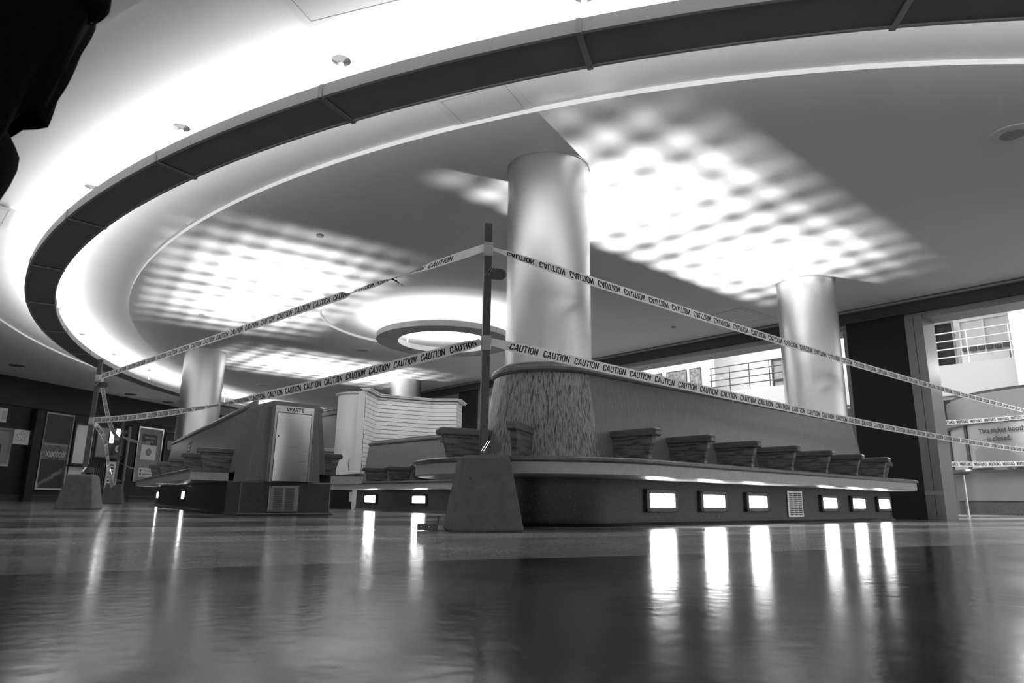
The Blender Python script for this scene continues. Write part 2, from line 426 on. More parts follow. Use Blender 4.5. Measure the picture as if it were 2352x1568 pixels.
hatch(-5.50, 6.50, R(133), .55, .5, 2.99, 'access panel in the ceiling at the left edge')
hatch(3.55, 10.22, R(38), .75, .50, 3.0, 'square access panel in the ceiling between the two silver columns')

# ------------------------------------------------------------------ floor
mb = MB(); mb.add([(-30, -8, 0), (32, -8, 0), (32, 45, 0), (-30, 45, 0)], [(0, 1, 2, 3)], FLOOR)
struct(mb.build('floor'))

# ------------------------------------------------------------------ columns
def column(x, y, r, label):
    t = thing('round_column', label, 'column', (x, y, 0), 0, 'silver round columns')
    b_ = MB(); b_.lathe([(r, .0), (r, 2.999)], COL, 96); b_.build('shaft', t, smooth=True)
    b_ = MB(); b_.lathe([(r+.006, 2.985), (r+.006, 3.0)], COL, 96); b_.build('top_trim', t, smooth=True)
    b_ = MB(); b_.box((0, r+.001, 1.6), (.006, .004, 2.7), STEEL); sm = b_.build('seam_cover', t); sm.rotation_euler = (0, 0, GR-PI/2)
column(.30, 5.487, .352, 'silver round column nearest the camera, rising from the main bench')
column(3.83, 8.534, .355, 'silver round column at the far right end of the main bench')
column(-6.13, 13.39, .379, 'silver round column at far left behind the bench with the waste bin')
column(-2.595, 16.59, .376, 'short-looking silver column showing above the white slatted kiosk')

# ------------------------------------------------------------------ benches
def arc(cx, cy, a0, a1, n):
    return [(cx, cy, math.cos(a0+(a1-a0)*i/n), math.sin(a0+(a1-a0)*i/n)) for i in range(n+1)]
def bench_path(L, start, end, n=40):
    """returns (path, closed, pieces) where pieces = list of ('side'|'arc', path)."""
    near = [(0, 0, 0, -1), (L, 0, 0, -1)]; far = [(L, 0, 0, 1), (0, 0, 0, 1)]
    ea = arc(L, 0, -PI/2, PI/2, n); sa = arc(0, 0, PI/2, 3*PI/2, n)
    pieces = [('side', near)]
    full = list(near)
    if end == 'round': pieces.append(('arc', ea)); full += ea[1:-1]
    pieces.append(('side', far)); full += far
    if start == 'round': pieces.append(('arc', sa)); full += sa[1:-1]
    return full, pieces
SEATP = [(.50, .43), (1.0, .425), (1.045, .425), (1.062, .436), (1.062, .452), (1.045, .462), (.98, .463), (.85, .452), (.72, .440), (.60, .438), (.50, .448)]
APRP = [(.62, .34), (1.02, .345), (1.04, .352), (1.04, .424), (.62, .424)]
BASEP = [(.40, .345), (.62, .345), (.62, .06), (.63, .03), (.66, .006), (.66, .0), (.40, 0)]
BACKP = [(.36, .44), (.545, .44), (.44, 1.13), (.36, 1.13)]
CAPP = [(.36, 1.13), (.452, 1.13), (.462, 1.145), (.462, 1.165), (.45, 1.18), (.415, 1.19), (.415, 1.205), (.40, 1.215), (.36, 1.215)]
_arm = {}
def armrest(parent, px, py, nx, ny):
    az = math.atan2(ny, nx)
    if 'p' not in _arm:
        pr = [(.45, .45), (.86, .45), (.855, .50), (.865, .55), (.885, .60), (.895, .65), (.45, .65)]
        b_ = MB(); t = .022
        b_.add([(x, -t, z) for x, z in pr]+[(x, t, z) for x, z in pr], [tuple(range(7)), tuple(range(13, 6, -1))]+[(i, (i+1) % 7, (i+1) % 7+7, i+7) for i in range(7)], WOODA)
        _arm['p'] = b_.build('armrest', parent, bevel=.003)
        pr = [(.43, .648), (.895, .648), (.91, .64), (.925, .642), (.935, .655), (.937, .68), (.928, .698), (.91, .705), (.43, .70)]
        b_ = MB(); t = .036; k = len(pr)
        b_.add([(x, -t, z) for x, z in pr]+[(x, t, z) for x, z in pr], [tuple(range(k)), tuple(range(2*k-1, k-1, -1))]+[(i, (i+1) % k, (i+1) % k+k, i+k) for i in range(k)], WOODAT)
        _arm['c'] = b_.build('arm_cap', _arm['p'], bevel=.008)
        o = _arm['p']
    else:
        o = _arm['p'].copy(); C.objects.link(o); o.parent = parent
        c = _arm['c'].copy(); C.objects.link(c); c.parent = o
    o.location = (px, py, 0); o.rotation_euler = (0, 0, az)
_sl = {}
def steplight(parent, px, py, az, w_=.62):
    if 'f' not in _sl:
        b_ = MB(); W2, H2 = .20, .085
        for cy_, cz_, dy, dz in ((0, H2-.016, 2*W2, .032), (0, -H2+.016, 2*W2, .032), (W2-.02, 0, .04, 2*H2), (-W2+.02, 0, .04, 2*H2)):
            b_.box((.012, cy_, cz_), (.026, dy, dz), FRAMED)
        _sl['f'] = b_.build('step_light', parent, bevel=.004)
        b_ = MB(); b_.box((.004, 0, 0), (.004, .31, .1), STEPL); _sl['l'] = b_.build('lens', _sl['f'])
        b_ = MB()
        for k in range(6): b_.box((.020, 0, -.045+.018*k), (.008, .325, .0022), STEELG)
        _sl['b'] = b_.build('louver_blades', _sl['f']); o = _sl['f']
    else:
        o = _sl['f'].copy(); C.objects.link(o); o.parent = parent
        for k in 'lb': c = _sl[k].copy(); C.objects.link(c); c.parent = o
    o.location = (px+w_*math.cos(az), py+w_*math.sin(az), .192); o.rotation_euler = (0, 0, az)
def grille(parent, px, py, az, w_, cols, width, height, z, m=STEELG):
    b_ = MB(); b_.box((.006, 0, 0), (.012, width, height), m); g = b_.build('vent_grille', parent, bevel=.002)
    b_ = MB(); n = 12; cw = width/(cols+.7)
    for c in range(cols):
        y = (c-(cols-1)/2)*cw*1.08
        for k in range(n):
            zz = (k-(n-1)/2)*height*.86/n
            mx = Matrix.Rotation(R(-35), 3, 'Y'); b_.box((.016, y, zz), (.016, cw*.78, .004), m, 0, mx)
            b_.box((.0125, y, zz-.004), (.0015, cw*.78, .006), BLACK)
    b_.build('louver_slats', g)
    b_ = MB()
    for sy in (-1, 1):
        for sz in (-1, 1): b_.tube([(.011, sy*(width/2-.012), sz*(height/2-.012)), (.0145, sy*(width/2-.012), sz*(height/2-.012))], .005, CHROME, 8)
    b_.build('screws', g)
    g.location = (px+w_*math.cos(az), py+w_*math.sin(az), z); g.rotation_euler = (0, 0, az)
_up = {}
def uplight(parent, s, y0=-.11, y1=.11):
    key = (y0, y1)
    if key not in _up:
        b_ = MB(); hw, t = .11, .004; z0, z1 = 1.035, 1.17; yc, yl = (y0+y1)/2, y1-y0
        b_.box((hw, yc, (z0+z1)/2), (t, yl, z1-z0), WHITE2); b_.box((-hw, yc, (z0+z1)/2), (t, yl, z1-z0), WHITE2)
        b_.box((0, y0, (z0+z1)/2), (2*hw, t, z1-z0), WHITE2); b_.box((0, y1, (z0+z1)/2), (2*hw, t, z1-z0), WHITE2)
        b_.box((0, yc, z0), (2*hw, yl, t), WHITE2)
        o = b_.build('uplight', parent)
        b_ = MB(); p = -hw+.0275
        while p < hw-.01: b_.box((p, yc, z1-.006), (.0045, yl, .012), GREYM); p += .0275
        q_ = [.0105+.021*k for k in range(-12, 12)]
        for p in q_:
            if y0+.005 < p < y1-.005: b_.box((0, p, z1-.006), (2*hw, .0036, .012), GREYM)
        g_ = b_.build('eggcrate_louver', o)
        if 'l' not in _up:
            l = bpy.data.lights.new('uplight_lamp', 'SPOT'); l.energy = UP_W; l.spot_size = R(112); l.spot_blend = 1.0; l.shadow_soft_size = .0085; _up['l'] = l
        _up[key] = (o, g_)
    else:
        o = _up[key][0].copy(); C.objects.link(o); o.parent = parent
        c = _up[key][1].copy(); C.objects.link(c); c.parent = o
    o.location = (s, 0, 0)
    lo = bpy.data.objects.new('uplight_lamp', _up['l']); C.objects.link(lo); lo.parent = o; lo.location = (0, 0, 1.052); lo.rotation_euler = (PI, 0, 0)

def bench(label, origin, rz, L, start, end, arms, ends_arms=(), lights=(), grilles=(), ups=(), basem=BASE, zs=1.0, left_arms=(), upy=(-.11, .11), ys=1.0, base_extra=0.0):
    t = thing('bench', label, 'bench', (origin[0], origin[1], 0), rz)
    t.scale = (1, ys, zs)
    full, pieces = bench_path(L, start, end)
    closed = start == 'round' and end == 'round'
    def sw(name, prof, m, smooth=True, paths=None, ang=30):
        b_ = MB()
        if start != 'round' and end == 'round': # open at the start: near side -> arc -> far side
            b_.sweep(prof, full, m, False)
        elif closed: b_.sweep(prof, full, m, True)
        else:
            for k in (0, 1): b_.sweep(prof, [pieces[0][1], pieces[-1][1]][k], m, False)
        return b_.build(name, t, smooth=smooth, angle=ang)
    if base_extra:
        b_ = MB(); b_.sweep(BASEP, bench_path(L+base_extra, start, end)[0], basem, closed); b_.build('base', t, smooth=True, angle=30)
    else: sw('base', BASEP, basem)
    sw('apron', APRP, APRON); sw('seat', SEATP, WOODD); sw('cap_rail', CAPP, WOODC)
    for kind, path in pieces:
        b_ = MB(); b_.sweep(BACKP, path, WOODB if kind == 'arc' else WOODP, False)
        b_.build('curved_end_panel' if kind == 'arc' else 'back_panel', t, smooth=(kind == 'arc'))
    b_ = MB(); b_.box((L/2, 0, 1.02), (L, .72, .02), DARK); b_.build('inner_deck', t)
    if start != 'round' :
        b_ = MB(); b_.box((.01, 0, .79), (.02, .72, .68), WOODP); b_.box((.01, 0, .17), (.02, .8, .34), basem); b_.build('end_panel', t)
    for s in arms: armrest(t, s, 0, 0, -1)
    for s in left_arms: armrest(t, s, 0, 0, 1)
    for cx_, a in ends_arms: armrest(t, cx_, 0, math.cos(a), math.sin(a))
    for (s, sd) in lights: steplight(t, s, 0, -PI/2 if sd < 0 else PI/2)
    for (s, sd) in grilles: grille(t, s, 0, -PI/2 if sd < 0 else PI/2, .62, 3, .30, .25, .18)
    for s in ups: uplight(t, s, *upy)
    return t
A = [.19+.705*k for k in range(7)]
main = bench('long oak and terrazzo bench in front, wrapped around the nearest silver column', (O1.x, O1.y), GR, 4.67, 'round', 'round', A,
    ends_arms=[(0, PI+R(30)), (0, PI-R(16)), (0, PI-R(60)), (4.67, -R(40))], lights=[(.61, -1), (1.325, -1), (2.04, -1), (3.50, -1), (4.22, -1), (4.93, -1)], grilles=[(2.76, -1)], ups=(1.12, 3.52), upy=(-.09, .055), base_extra=.40,
    left_arms=[.6, 1.3, 2.0, 2.7, 3.4, 4.1])
# left bench: axis from behind the waste cabinet to the far left column
LA = W(-.67, 3.50); LB = Vector((-6.13, 13.39, 0)); LD = (LB-LA); LL = LD.length; LR = math.atan2(LD.y, LD.x)
left = bench('oak bench on the left whose near end holds the waste cabinet', (LA.x, LA.y), LR, LL, 'flat', 'round', (),
    left_arms=[.4, 1.65, 3.0, 4.4, 5.8], lights=[(3.15, 1), (6.5, 1)], ups=(1.0, 2.9), ys=.89)
for s in (.5, 1.7): armrest(left, s, 0, 0, -1)
# bench behind the gap, in front of the slatted kiosk
MA = Vector((-1.98, 11.56)); MDr = Vector((.661, -.75))
mid = bench('distant oak bench with two step lights, in front of the slatted kiosk', (MA.x, MA.y), math.atan2(MDr.y, MDr.x), 3.6, 'flat', 'flat', (.72, 1.35, 1.98, 2.61, 3.24), basem=BASE3, zs=.90)
for s_ in (.46, 1.79, 3.1): steplight(mid, s_, 0, -PI/2)
# bench far behind, its dark back seen between cabinet and kiosk
BA = W(1.9, 10.2); back = bench('dark far bench seen through the gap right of the waste cabinet', (BA.x, BA.y), GR, 3.2, 'flat', 'round', (.4, 1.1, 1.8, 2.5, 3.1), ups=(.4, 2.2))

# ------------------------------------------------------------------ waste cabinet
q = W(-.78, 3.05)
wc = thing('waste_cabinet', 'oak and brushed steel waste cabinet lettered WASTE, at the end of the left bench', 'waste bin', (q.x, q.y, 0), GR)
b_ = MB()
vs = []
for y, wb, wt in ((0, .245, .235), (.46, .25, .24)):
    vs += [(-wb, y, .335), (wb, y, .335), (wt, y, 1.165), (-wt, y, 1.165)]
b_.add(vs, [(0, 1, 2, 3), (5, 4, 7, 6), (0, 4, 5, 1), (3, 2, 6, 7), (0, 3, 7, 4), (1, 5, 6, 2)], WOODP)
b_.build('body', wc, bevel=.006)
for sg in (-1, 1):
    b_ = MB(); vs = []
    for y in (.06, .44): vs += [(sg*.24, y, .335), (sg*(.42 if sg < 0 else .375), y, .335), (sg*(.345 if sg < 0 else .285), y, 1.11), (sg*.23, y, 1.11)]
    b_.add(vs, [(0, 1, 2, 3), (7, 6, 5, 4), (0, 4, 5, 1), (1, 5, 6, 2), (2, 6, 7, 3)], WOODP); b_.build('side_fin', wc, bevel=.006)
b_ = MB()
b_.box((0, -.004, 1.085), (.43, .012, .07), STEEL); b_.box((-.203, -.004, .695), (.024, .012, .72), STEEL); b_.box((.203, -.004, .695), (.024, .012, .72), STEEL)
b_.build('steel_frame', wc, bevel=.001)
b_ = MB(); vs = []; fs = []; n = 20
for i in range(n+1):
    x = -.187+.374*i/n; y = -.012-.022*(1-(x/.187)**2)
    vs += [(x, y, .342), (x, y, 1.042)]
for i in range(n): fs.append((2*i, 2*i+2, 2*i+3, 2*i+1))
b_.add(vs, fs, STEEL); b_.box((0, -.004, .692), (.374, .01, .70), STEEL)
door = b_.build('door', wc, smooth=True)
b_ = MB(); b_.box((0, -.008, .692), (.386, .004, .712), BLACK); b_.build('door_gap', wc)
b_ = MB(); b_.tube([(-.165, -.01, .80), (-.165, -.022, .80)], .009, CHROME, 16); b_.tube([(-.165, -.022, .80), (-.165, -.0225, .80)], .004, BLACK, 10); b_.build('lock', door)
text_mesh('WASTE', .060, INK, 'lettering', wc, (0.0, -.0125, 1.082), (PI/2, 0, 0), bold=.0006)
b_ = MB(); b_.box((.01, .24, .168), (.98, .40, .336), BASE2); b_.box((.01, .235, .012), (1.04, .44, .024), BASE2); b_.build('terrazzo_base', wc, bevel=.012)
b_ = MB(); b_.box((-.035, .022, .165), (.315, .012, .255), STEELG); g = b_.build('vent_grille', wc, bevel=.002)
b_ = MB()
for sx in (-1, 1):
    for k in range(12):
        z = .165+(k-5.5)*.019; mx = Matrix.Rotation(R(40), 3, 'X')
        b_.box((-.035+sx*.062, .012, z), (.095, .014, .003), STEELG, 0, mx); b_.box((-.035+sx*.062, .0155, z-.005), (.095, .001, .006), BLACK)
b_.build('louver_slats', g)
b_ = MB()
for sx in (-1, 1):
    for sz in (-1, 1): b_.tube([(-.035+sx*.145, .016, .165+sz*.115), (-.035+sx*.145, .012, .165+sz*.115)], .005, CHROME, 8)
b_.build('screws', g)

# sticker on the left bench's back
st = thing('sticker', 'two-tone notice sticker on the back of the left bench', 'sticker', (0, 0, 0)); st.parent = None
sd = LD.normalized(); sn = Vector((-sd.y, sd.x, 0)); c_ = LA + sd*3.55
st.location = (c_.x+sn.x*.50, c_.y+sn.y*.50, .80); st.rotation_euler = (0, 0, LR)
b_ = MB(); tl = Matrix.Rotation(R(-8.7), 3, 'X')
b_.box((0, .012, .08), (.34, .003, .2), FRAMED, 0, Matrix.Rotation(R(8.7), 3, 'X')); b_.box((0, .035, -.09), (.34, .003, .15), PAPER, 0, Matrix.Rotation(R(8.7), 3, 'X')); b_.build('sheet', st)
b_ = MB(); b_.box((0, .0125, .11), (.18, .005, .022), PAPER, 0, Matrix.Rotation(R(8.7), 3, 'X')); b_.box((0, .0175, .06), (.2, .005, .022), PAPER, 0, Matrix.Rotation(R(8.7), 3, 'X')); b_.build('print', st)

# ------------------------------------------------------------------ slatted kiosk
kt = thing('slatwall_kiosk', 'white angled kiosk wall of horizontal slats behind the distant bench', 'kiosk', (-2.0, 12.5, 0))
KP = [(-2.51, 11.75), (-2.46, 12.45), (-1.51, 12.97), (-1.04, 12.93), (-.98, 13.5)]
def lk(p): return (p[0]+2.0, p[1]-12.5)
for i in range(4):
    a, b2 = Vector(lk(KP[i])), Vector(lk(KP[i+1])); d = b2-a; n_ = Vector((d.y, -d.x)).normalized(); L_ = d.length; az = math.atan2(d.y, d.x); c_ = (a+b2)/2
    b_ = MB(); b_.box((c_.x-n_.x*.02, c_.y-n_.y*.02, 1.0), (L_, .03, 2.0), BLACK, az)
    k = 0; z = .03
    while z < 1.97:
        h = min(.074, 1.99-z); b_.box((c_.x, c_.y, z+h/2), (L_+.004, .016, h-.006), WHITE2, az); z += .0765
    b_.build('slat_panel', kt)
b_ = MB(); a, b2 = Vector((-2.66, 11.85)), Vector((-2.51, 11.75)); 
b_.box((-2.59+2, 11.80-12.5, 1.0), (.16, .04, 2.0), WHITE2, math.atan2(-.10, .15)); b_.build('edge_post', kt)
for i in range(4):
    a, b2 = Vector(lk(KP[i])), Vector(lk(KP[i+1])); d = b2-a; az = math.atan2(d.y, d.x); c_ = (a+b2)/2
    b_ = MB(); b_.box((c_.x, c_.y, 2.015), (d.length+.06, .14, .03), WHITE2, az); b_.box((c_.x, c_.y, 2.035), (d.length+.09, .19, .012), WHITE2, az); b_.build('top_moulding', kt)
b_ = MB(); b_.lathe([(.42, 0), (.42, 1.96)], WHITE2, 24, (-.72, -.15, 0), R(200), R(285)); b_.lathe([(.44, 1.96), (.47, 1.985), (.47, 2.0)], WHITE, 24, (-.72, -.15, 0), R(195), R(290)); dr = b_.build('rounded_door', kt, smooth=True)
b_ = MB(); b_.lathe([(.43, 0), (.43, .32)], BLACK, 24, (-.72, -.15, 0), R(198), R(287)); b_.build('recess_shade', kt, smooth=True)  # black band painting the shade of the recess below the door
b_ = MB(); b_.box((-.62, -.60, .2), (.22, .006, .16), PAPER, R(8)); b_.build('paper_notice', kt)
for a_ in (262,):
    b_ = MB(); x, y = -.72+.425*math.cos(R(a_)), -.15+.425*math.sin(R(a_))
    b_.tube([(x, y, .66), (x+.005, y-.04, .69), (x+.005, y-.045, .76), (x+.005, y-.04, .83), (x, y, .86)], .009, CHROME, 8); b_.build('door_handle', dr)

# ------------------------------------------------------------------ wall with openings along the concourse (plane u = 6.45)
def uvbox(mb, u0_, u1_, v0_, v1_, z0_, z1_, m):
    vs = [W(u, v, z) for z in (z0_, z1_) for u, v in ((u0_, v0_), (u1_, v0_), (u1_, v1_), (u0_, v1_))]
    mb.add(vs, [(0, 3, 2, 1), (4, 5, 6, 7), (0, 1, 5, 4), (1, 2, 6, 5), (2, 3, 7, 6), (3, 0, 4, 7)], m)
def st_box(name, boxes, m, bevel=0):
    b_ = MB()
    for b in boxes: uvbox(b_, *b, m)
    return struct(b_.build(name, bevel=bevel))
st_box('trim_1', [(6.40, 6.9, -9, 18, 2.80, 2.93)], DGREY)
st_box('trim_2', [(6.36, 6.42, -9, 18, 2.955, 2.985)], GREYW)
st_box('trim_3', [(6.42, 6.9, -9, 18, 2.93, 3.35)], DGREY)
st_box('trim_4', [(6.46, 6.9, -9, 18, 2.715, 2.80)], GREYM)
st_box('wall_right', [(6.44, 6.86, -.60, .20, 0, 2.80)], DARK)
pil = thing('metal_clad_pillar', 'grey metal-clad pillar right of the dark charcoal wall panel', 'pillar', W(6.42, -.72), GR)
b_ = MB(); b_.box((.22, .0, 1.38), (.46, .225, 2.76), GREYM); b_.build('cladding', pil, bevel=.004)
b_ = MB(); b_.box((-.0115, 0.0, 1.4), (.003, .006, 2.7), BLACK); b_.box((-.0125, 0, .345), (.006, .227, .05), GREYW); b_.build('joint', pil)
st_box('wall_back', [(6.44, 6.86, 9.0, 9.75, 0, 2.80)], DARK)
st_box('trim_5', [(6.46, 6.86, .20, .26, 0, 2.72), (6.46, 6.86, 8.93, 9.0, 0, 2.72)], GREYW)
st_box('trim_6', [(6.44, 6.9, 10.1, 18, 1.25, 2.72)], GREYW)

# ------------------------------------------------------------------ atrium beyond
AT = mat('atrium_white', .85, .7); PARA = mat('pale_parapet', .55, .7)
st_box('wall_atrium', [(20.0, 20.3, -8, 22, 2.9, 8.5)], AT)
st_box('ceiling_atrium', [(6.9, 21, -10, 22, 7.4, 7.6)], AT)
st_box('wall_atrium_side', [(16.6, 17.2, -4, .28, 2.6, 7.4), (17.0, 17.5, 9.3, 13.0, 3.1, 7.4), (18.2, 18.6, 13, 22, 2.6, 7.4)], AT)
st_box('wall_atrium_low', [(19.5, 19.8, -8, 22, 0, 3.1)], GREYW)
slab = st_box('trim_balcony', [(16.95, 20, -8, 13.0, 2.95, 3.12)], GREYW)
par = thing('balcony_parapet', 'solid pale balcony front on the upper level, seen above the ticket booth', 'balcony', W(17, 5))
b_ = MB(); uvbox(b_, 16.9, 17.05, .30, 9.28, 3.05, 3.88, PARA); o = b_.build('parapet', par); o.location = -W(17, 5)
def railing(v0_, v1_, n, label, m=WHITE):
    q = W(17, (v0_+v1_)/2, 3.88); t = thing('balcony_railing', label, 'railing', q)
    b_ = MB(); ln = v1_-v0_
    for k in range(4):
        b_.tube([W(17, v0_, 4.10+.225*k)-q, W(17, v1_, 4.10+.225*k)-q], .018, m, 8)
    b_.build('rails', t, smooth=True)
    for k in range(n):
        b_ = MB(); v = v0_+.05+(ln-.1)*k/(n-1); b_.tube([W(17, v, 3.88)-q, W(17, v, 4.79)-q], .016, m, 8); b_.build('post', t, smooth=True)
railing(.35, 2.35, 3, 'four-rail white balcony railing at the far right, above the ticket booth')
railing(6.2, 9.2, 5, 'four-rail balcony railing left of the far silver column', DGREY)  # dark grey paints the shadow that these rails stand in
# glazed display behind the right railing
def uvframe(name, label, cat, u, v0_, v1_, z0_, z1_, nv, nz, fm, pm, contents=None):
    q = W(u, (v0_+v1_)/2, z0_); t = thing(name, label, cat, q, GR+PI/2)
    w_ = (v1_-v0_); h_ = z1_-z0_
    b_ = MB()
    for k in range(nv+1): b_.box((-w_/2+w_*k/nv, 0, h_/2), (.05, .05, h_), fm)
    for k in range(nz+1): b_.box((0, 0, h_*k/nz), (w_+.05, .05, .05), fm)
    b_.build('frame', t)
    b_ = MB(); b_.box((0, -.05, h_/2), (w_, .02, h_), pm); b_.build('back_board', t)
    return t
t = uvframe('display_window', 'white-framed display case with dark models behind the right balcony railing', 'display case', 19.0, .8, 2.0, 4.0, 5.5, 2, 1, WHITE, mat('lit_case_back', .7, .6))
rr = random.Random(2); b_ = MB()
for k in range(6): b_.box((-.5+.2*k, .06, .62+.04*rr.random()), (.15, .1, .1+.05*rr.random()), FRAMED)
b_.build('shelf_models', t)
b_ = MB(); b_.box((0, .06, .25), (1.1, .12, .42), WHITE); b_.build('white_plinth', t)
t = uvframe('doorway', 'dark doorway with a black grid gate beside the right balcony display', 'doorway', 19.3, 2.25, 2.75, 3.9, 5.6, 1, 1, GREYW, DARK)
t = uvframe('display_window', 'framed glass cabinet behind the left balcony railing by the far column', 'display case', 19.0, 7.1, 7.9, 3.7, 5.2, 2, 2, FRAMED, GREYW)
for v, w_, lb in ((9.75, .45, 'narrow framed photograph on the far white wall, right of three'), (10.55, .85, 'wide framed landscape photograph on the far white wall, middle of three'), (11.45, .5, 'small framed photograph on the far white wall, left of three')):
    q = W(16.95, v, 4.55); t = thing('framed_photograph', lb, 'picture', q, GR+PI/2, 'framed photographs on the far wall')
    b_ = MB()
    for s_ in (-1, 1): b_.box((s_*w_/2, 0, 0), (.03, .03, .62), FRAMED); b_.box((0, 0, s_*.31), (w_+.03, .03, .03), FRAMED)
    b_.build('frame', t); b_ = MB(); b_.box((0, 0, 0), (w_, .012, .6), PHOTO); b_.build('print', t)

# ------------------------------------------------------------------ ticket booth
BC = Vector((13.2, 15.6, 0)); BR = 2.7
tb = thing('ticket_booth', 'curved metal ticket booth at far right with a sign saying it is closed', 'booth', BC)
def band(name, prof, m, a0=R(150), a1=R(262)):
    b_ = MB(); b_.lathe(prof, m, 60, (0, 0, 0), a0, a1); return b_.build(name, tb, smooth=True)
band('kick_base', [(BR-.02, 0), (BR-.02, .30)], BASE2)
band('lower_panel', [(BR, .30), (BR, .93)], GREYM)
band('counter_ledge', [(BR, .93), (BR+.16, .95), (BR+.16, 1.0), (BR-.05, 1.02)], CHROME)
band('header_band', [(BR+.0, 1.98), (BR+.1, 2.0), (BR+.1, 2.08), (BR, 2.1), (BR, 2.62), (BR-.1, 2.66)], GREYM)
band('window_sheet', [(BR-.02, 1.02), (BR-.02, 1.98)], mat('booth_sheet', .85, .5))
band('window_pane', [(BR-.005, 1.02), (BR-.005, 1.98)], GLASS)
b_ = MB(); b_.lathe([(0, 2.66), (BR-.1, 2.66), (BR-.1, 2.72), (0, 2.72)], DGREY, 60); b_.build('roof', tb)
b_ = MB(); b_.lathe([(BR-.25, 0), (BR-.25, 2.66)], DGREY, 40); b_.build('inner_wall', tb)
for a_ in (150, 175.5, 222, 250):
    b_ = MB(); b_.box((BR-.02, 0, 1.5), (.07, .09, .98), FRAMED); o = b_.build('mullion', tb); o.rotation_euler = (0, 0, R(a_))
for i, (tx, z) in enumerate((('This ticket booth', 1.80), ('is closed.', 1.62))):
    a_ = R(197.5 if i == 0 else 196.0); rr_ = BR+.03
    text_mesh(tx, .15, INK, 'sign_lettering', tb, (rr_*math.cos(a_), rr_*math.sin(a_), z), (PI/2, 0, a_+PI/2), bold=.001)
q = Vector((7.71, 12.12, 0)); t = thing('side_table', 'narrow steel-legged ledge table beside the grey pillar at far right', 'table', q, math.atan2(-.2, .35))
b_ = MB(); b_.box((0, 0, .715), (.50, .28, .022), FRAMED); b_.build('table_top', t)
for x in (-.13, .17):
    b_ = MB(); b_.tube([(x, 0, .70), (x, 0, 0.0)], .021, STEEL, 14); b_.tube([(x, 0, .012), (x, 0, 0)], .035, STEEL, 14); b_.build('leg', t, smooth=True)
st_box('wall_booth', [(10.6, 10.9, .35, 1.6, 0, 2.95)], DARK)

# ------------------------------------------------------------------ storefront along the left
LW0 = Vector((-12.375, 16.325, 0)); LA_ = R(14.5); ld = Vector((math.sin(LA_), math.cos(LA_), 0)); LRZ = math.atan2(ld.y, ld.x)
def lp(s, off=0.0, z=0.0):
    n_ = Vector((ld.y, -ld.x, 0)); p = LW0 + ld*s + n_*off; return Vector((p.x, p.y, z))
def lbox(mb, s0, s1, o0, o1, z0, z1, m):
    vs = [lp(s, o, z) for z in (z0, z1) for s, o in ((s0, o0), (s0, o1), (s1, o1), (s1, o0))]
    mb.add(vs, [(0, 3, 2, 1), (4, 5, 6, 7), (0, 1, 5, 4), (1, 2, 6, 5), (2, 3, 7, 6), (3, 0, 4, 7)], m)
def lst(name, boxes, m):
    b_ = MB()
    for b in boxes: lbox(b_, *b, m)
    return struct(b_.build(name))
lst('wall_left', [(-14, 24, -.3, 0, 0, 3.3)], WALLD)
lst('trim_7', [(-14, 16, 0, .06, 2.3, 2.99)], WALLD)
lst('baseboard_left', [(-14, 16, 0, .03, 0, .12)], DGREY)
def lthing(name, label, cat, s, z, off=.0, group=None):
    return thing(name, label, cat, lp(s, off, z), LRZ, group)
# local frame on that wall: x along the wall, -y out into the room
def lframe(name, label, cat, s0, s1, z0, z1, fm, pm, fw_=.04, group=None):
    t = lthing(name, label, cat, (s0+s1)/2, z0, .0, group); w_, h_ = s1-s0, z1-z0
    b_ = MB()
    for sg in (-1, 1): b_.box((sg*w_/2, -.05, h_/2), (fw_, .06, h_), fm)
    b_.box((0, -.05, h_), (w_+fw_, .06, fw_), fm); b_.box((0, -.05, 0), (w_+fw_, .06, fw_), fm); b_.build('frame', t)
    b_ = MB(); b_.box((0, -.03, h_/2), (w_, .02, h_), pm); b_.build('panel', t)
    return t
bt = lframe('poster_case', 'tall chrome-framed poster of a steel bridge at night, on the left wall', 'poster', 1.36, 2.17, .31, 2.23, CHROME, FRAMED)
b_ = MB()
bx = lambda x, z, dx, dz, m: b_.box((x, -.042, z), (dx, .004, dz), m)
bx(0, .96, .74, .42, PHOTO); b_.build('bridge_picture', bt)
b_ = MB(); bx(.02, 1.13, .7, .035, PAPER); bx(.02, .80, .7, .02, TXT)
for k in range(7):
    x = -.2+.085*k
    for sg in (-1, 1): b_.box((x, -.046, .88), (.012, .004, .16), PAPER, 0, Matrix.Rotation(sg*R(28), 3, 'Y'))
b_.build('bridge_truss', bt)
b_ = MB(); rr = random.Random(5)
for k in range(26):
    x = -.36+.66*rr.random(); b_.box((x, -.044, .05+(x+.36)*.62+.05*rr.random()-.0), (.09, .004, .06), GREYW, 0, Matrix.Rotation(rr.random()*3, 3, 'Y'))
b_.build('rocks_picture', bt)
t = lthing('notice_sheet', 'white map sheet with a scribbled pattern, taped to the left wall', 'notice', .79, 1.37, .02)
b_ = MB(); b_.box((0, -.01, .18), (.42, .004, .36), PAPER); b_.build('sheet', t)
b_ = MB(); pts = []
for k in range(25):
    a_ = 2*PI*k/24; r_ = .10+.035*math.sin(a_*5); pts.append((r_*1.1*math.cos(a_), -.014, .19+r_*math.sin(a_)))
b_.tube(pts, .004, INK, 5); b_.tube([(0, -.014, .10), (.03, -.014, .2), (-.03, -.014, .27)], .004, INK, 5); b_.build('map_lines', t)
t = lthing('notice_sheet', 'small white notice at the extreme left edge of the wall', 'notice', .15, 1.86, .02)
b_ = MB(); b_.box((0, -.01, .17), (.34, .004, .34), WHITE2); b_.build('sheet', t)
b_ = MB(); [b_.box((.05+.03*k, -.014, .17), (.008, .003, .2), TXT) for k in range(4)]; b_.build('print', t)
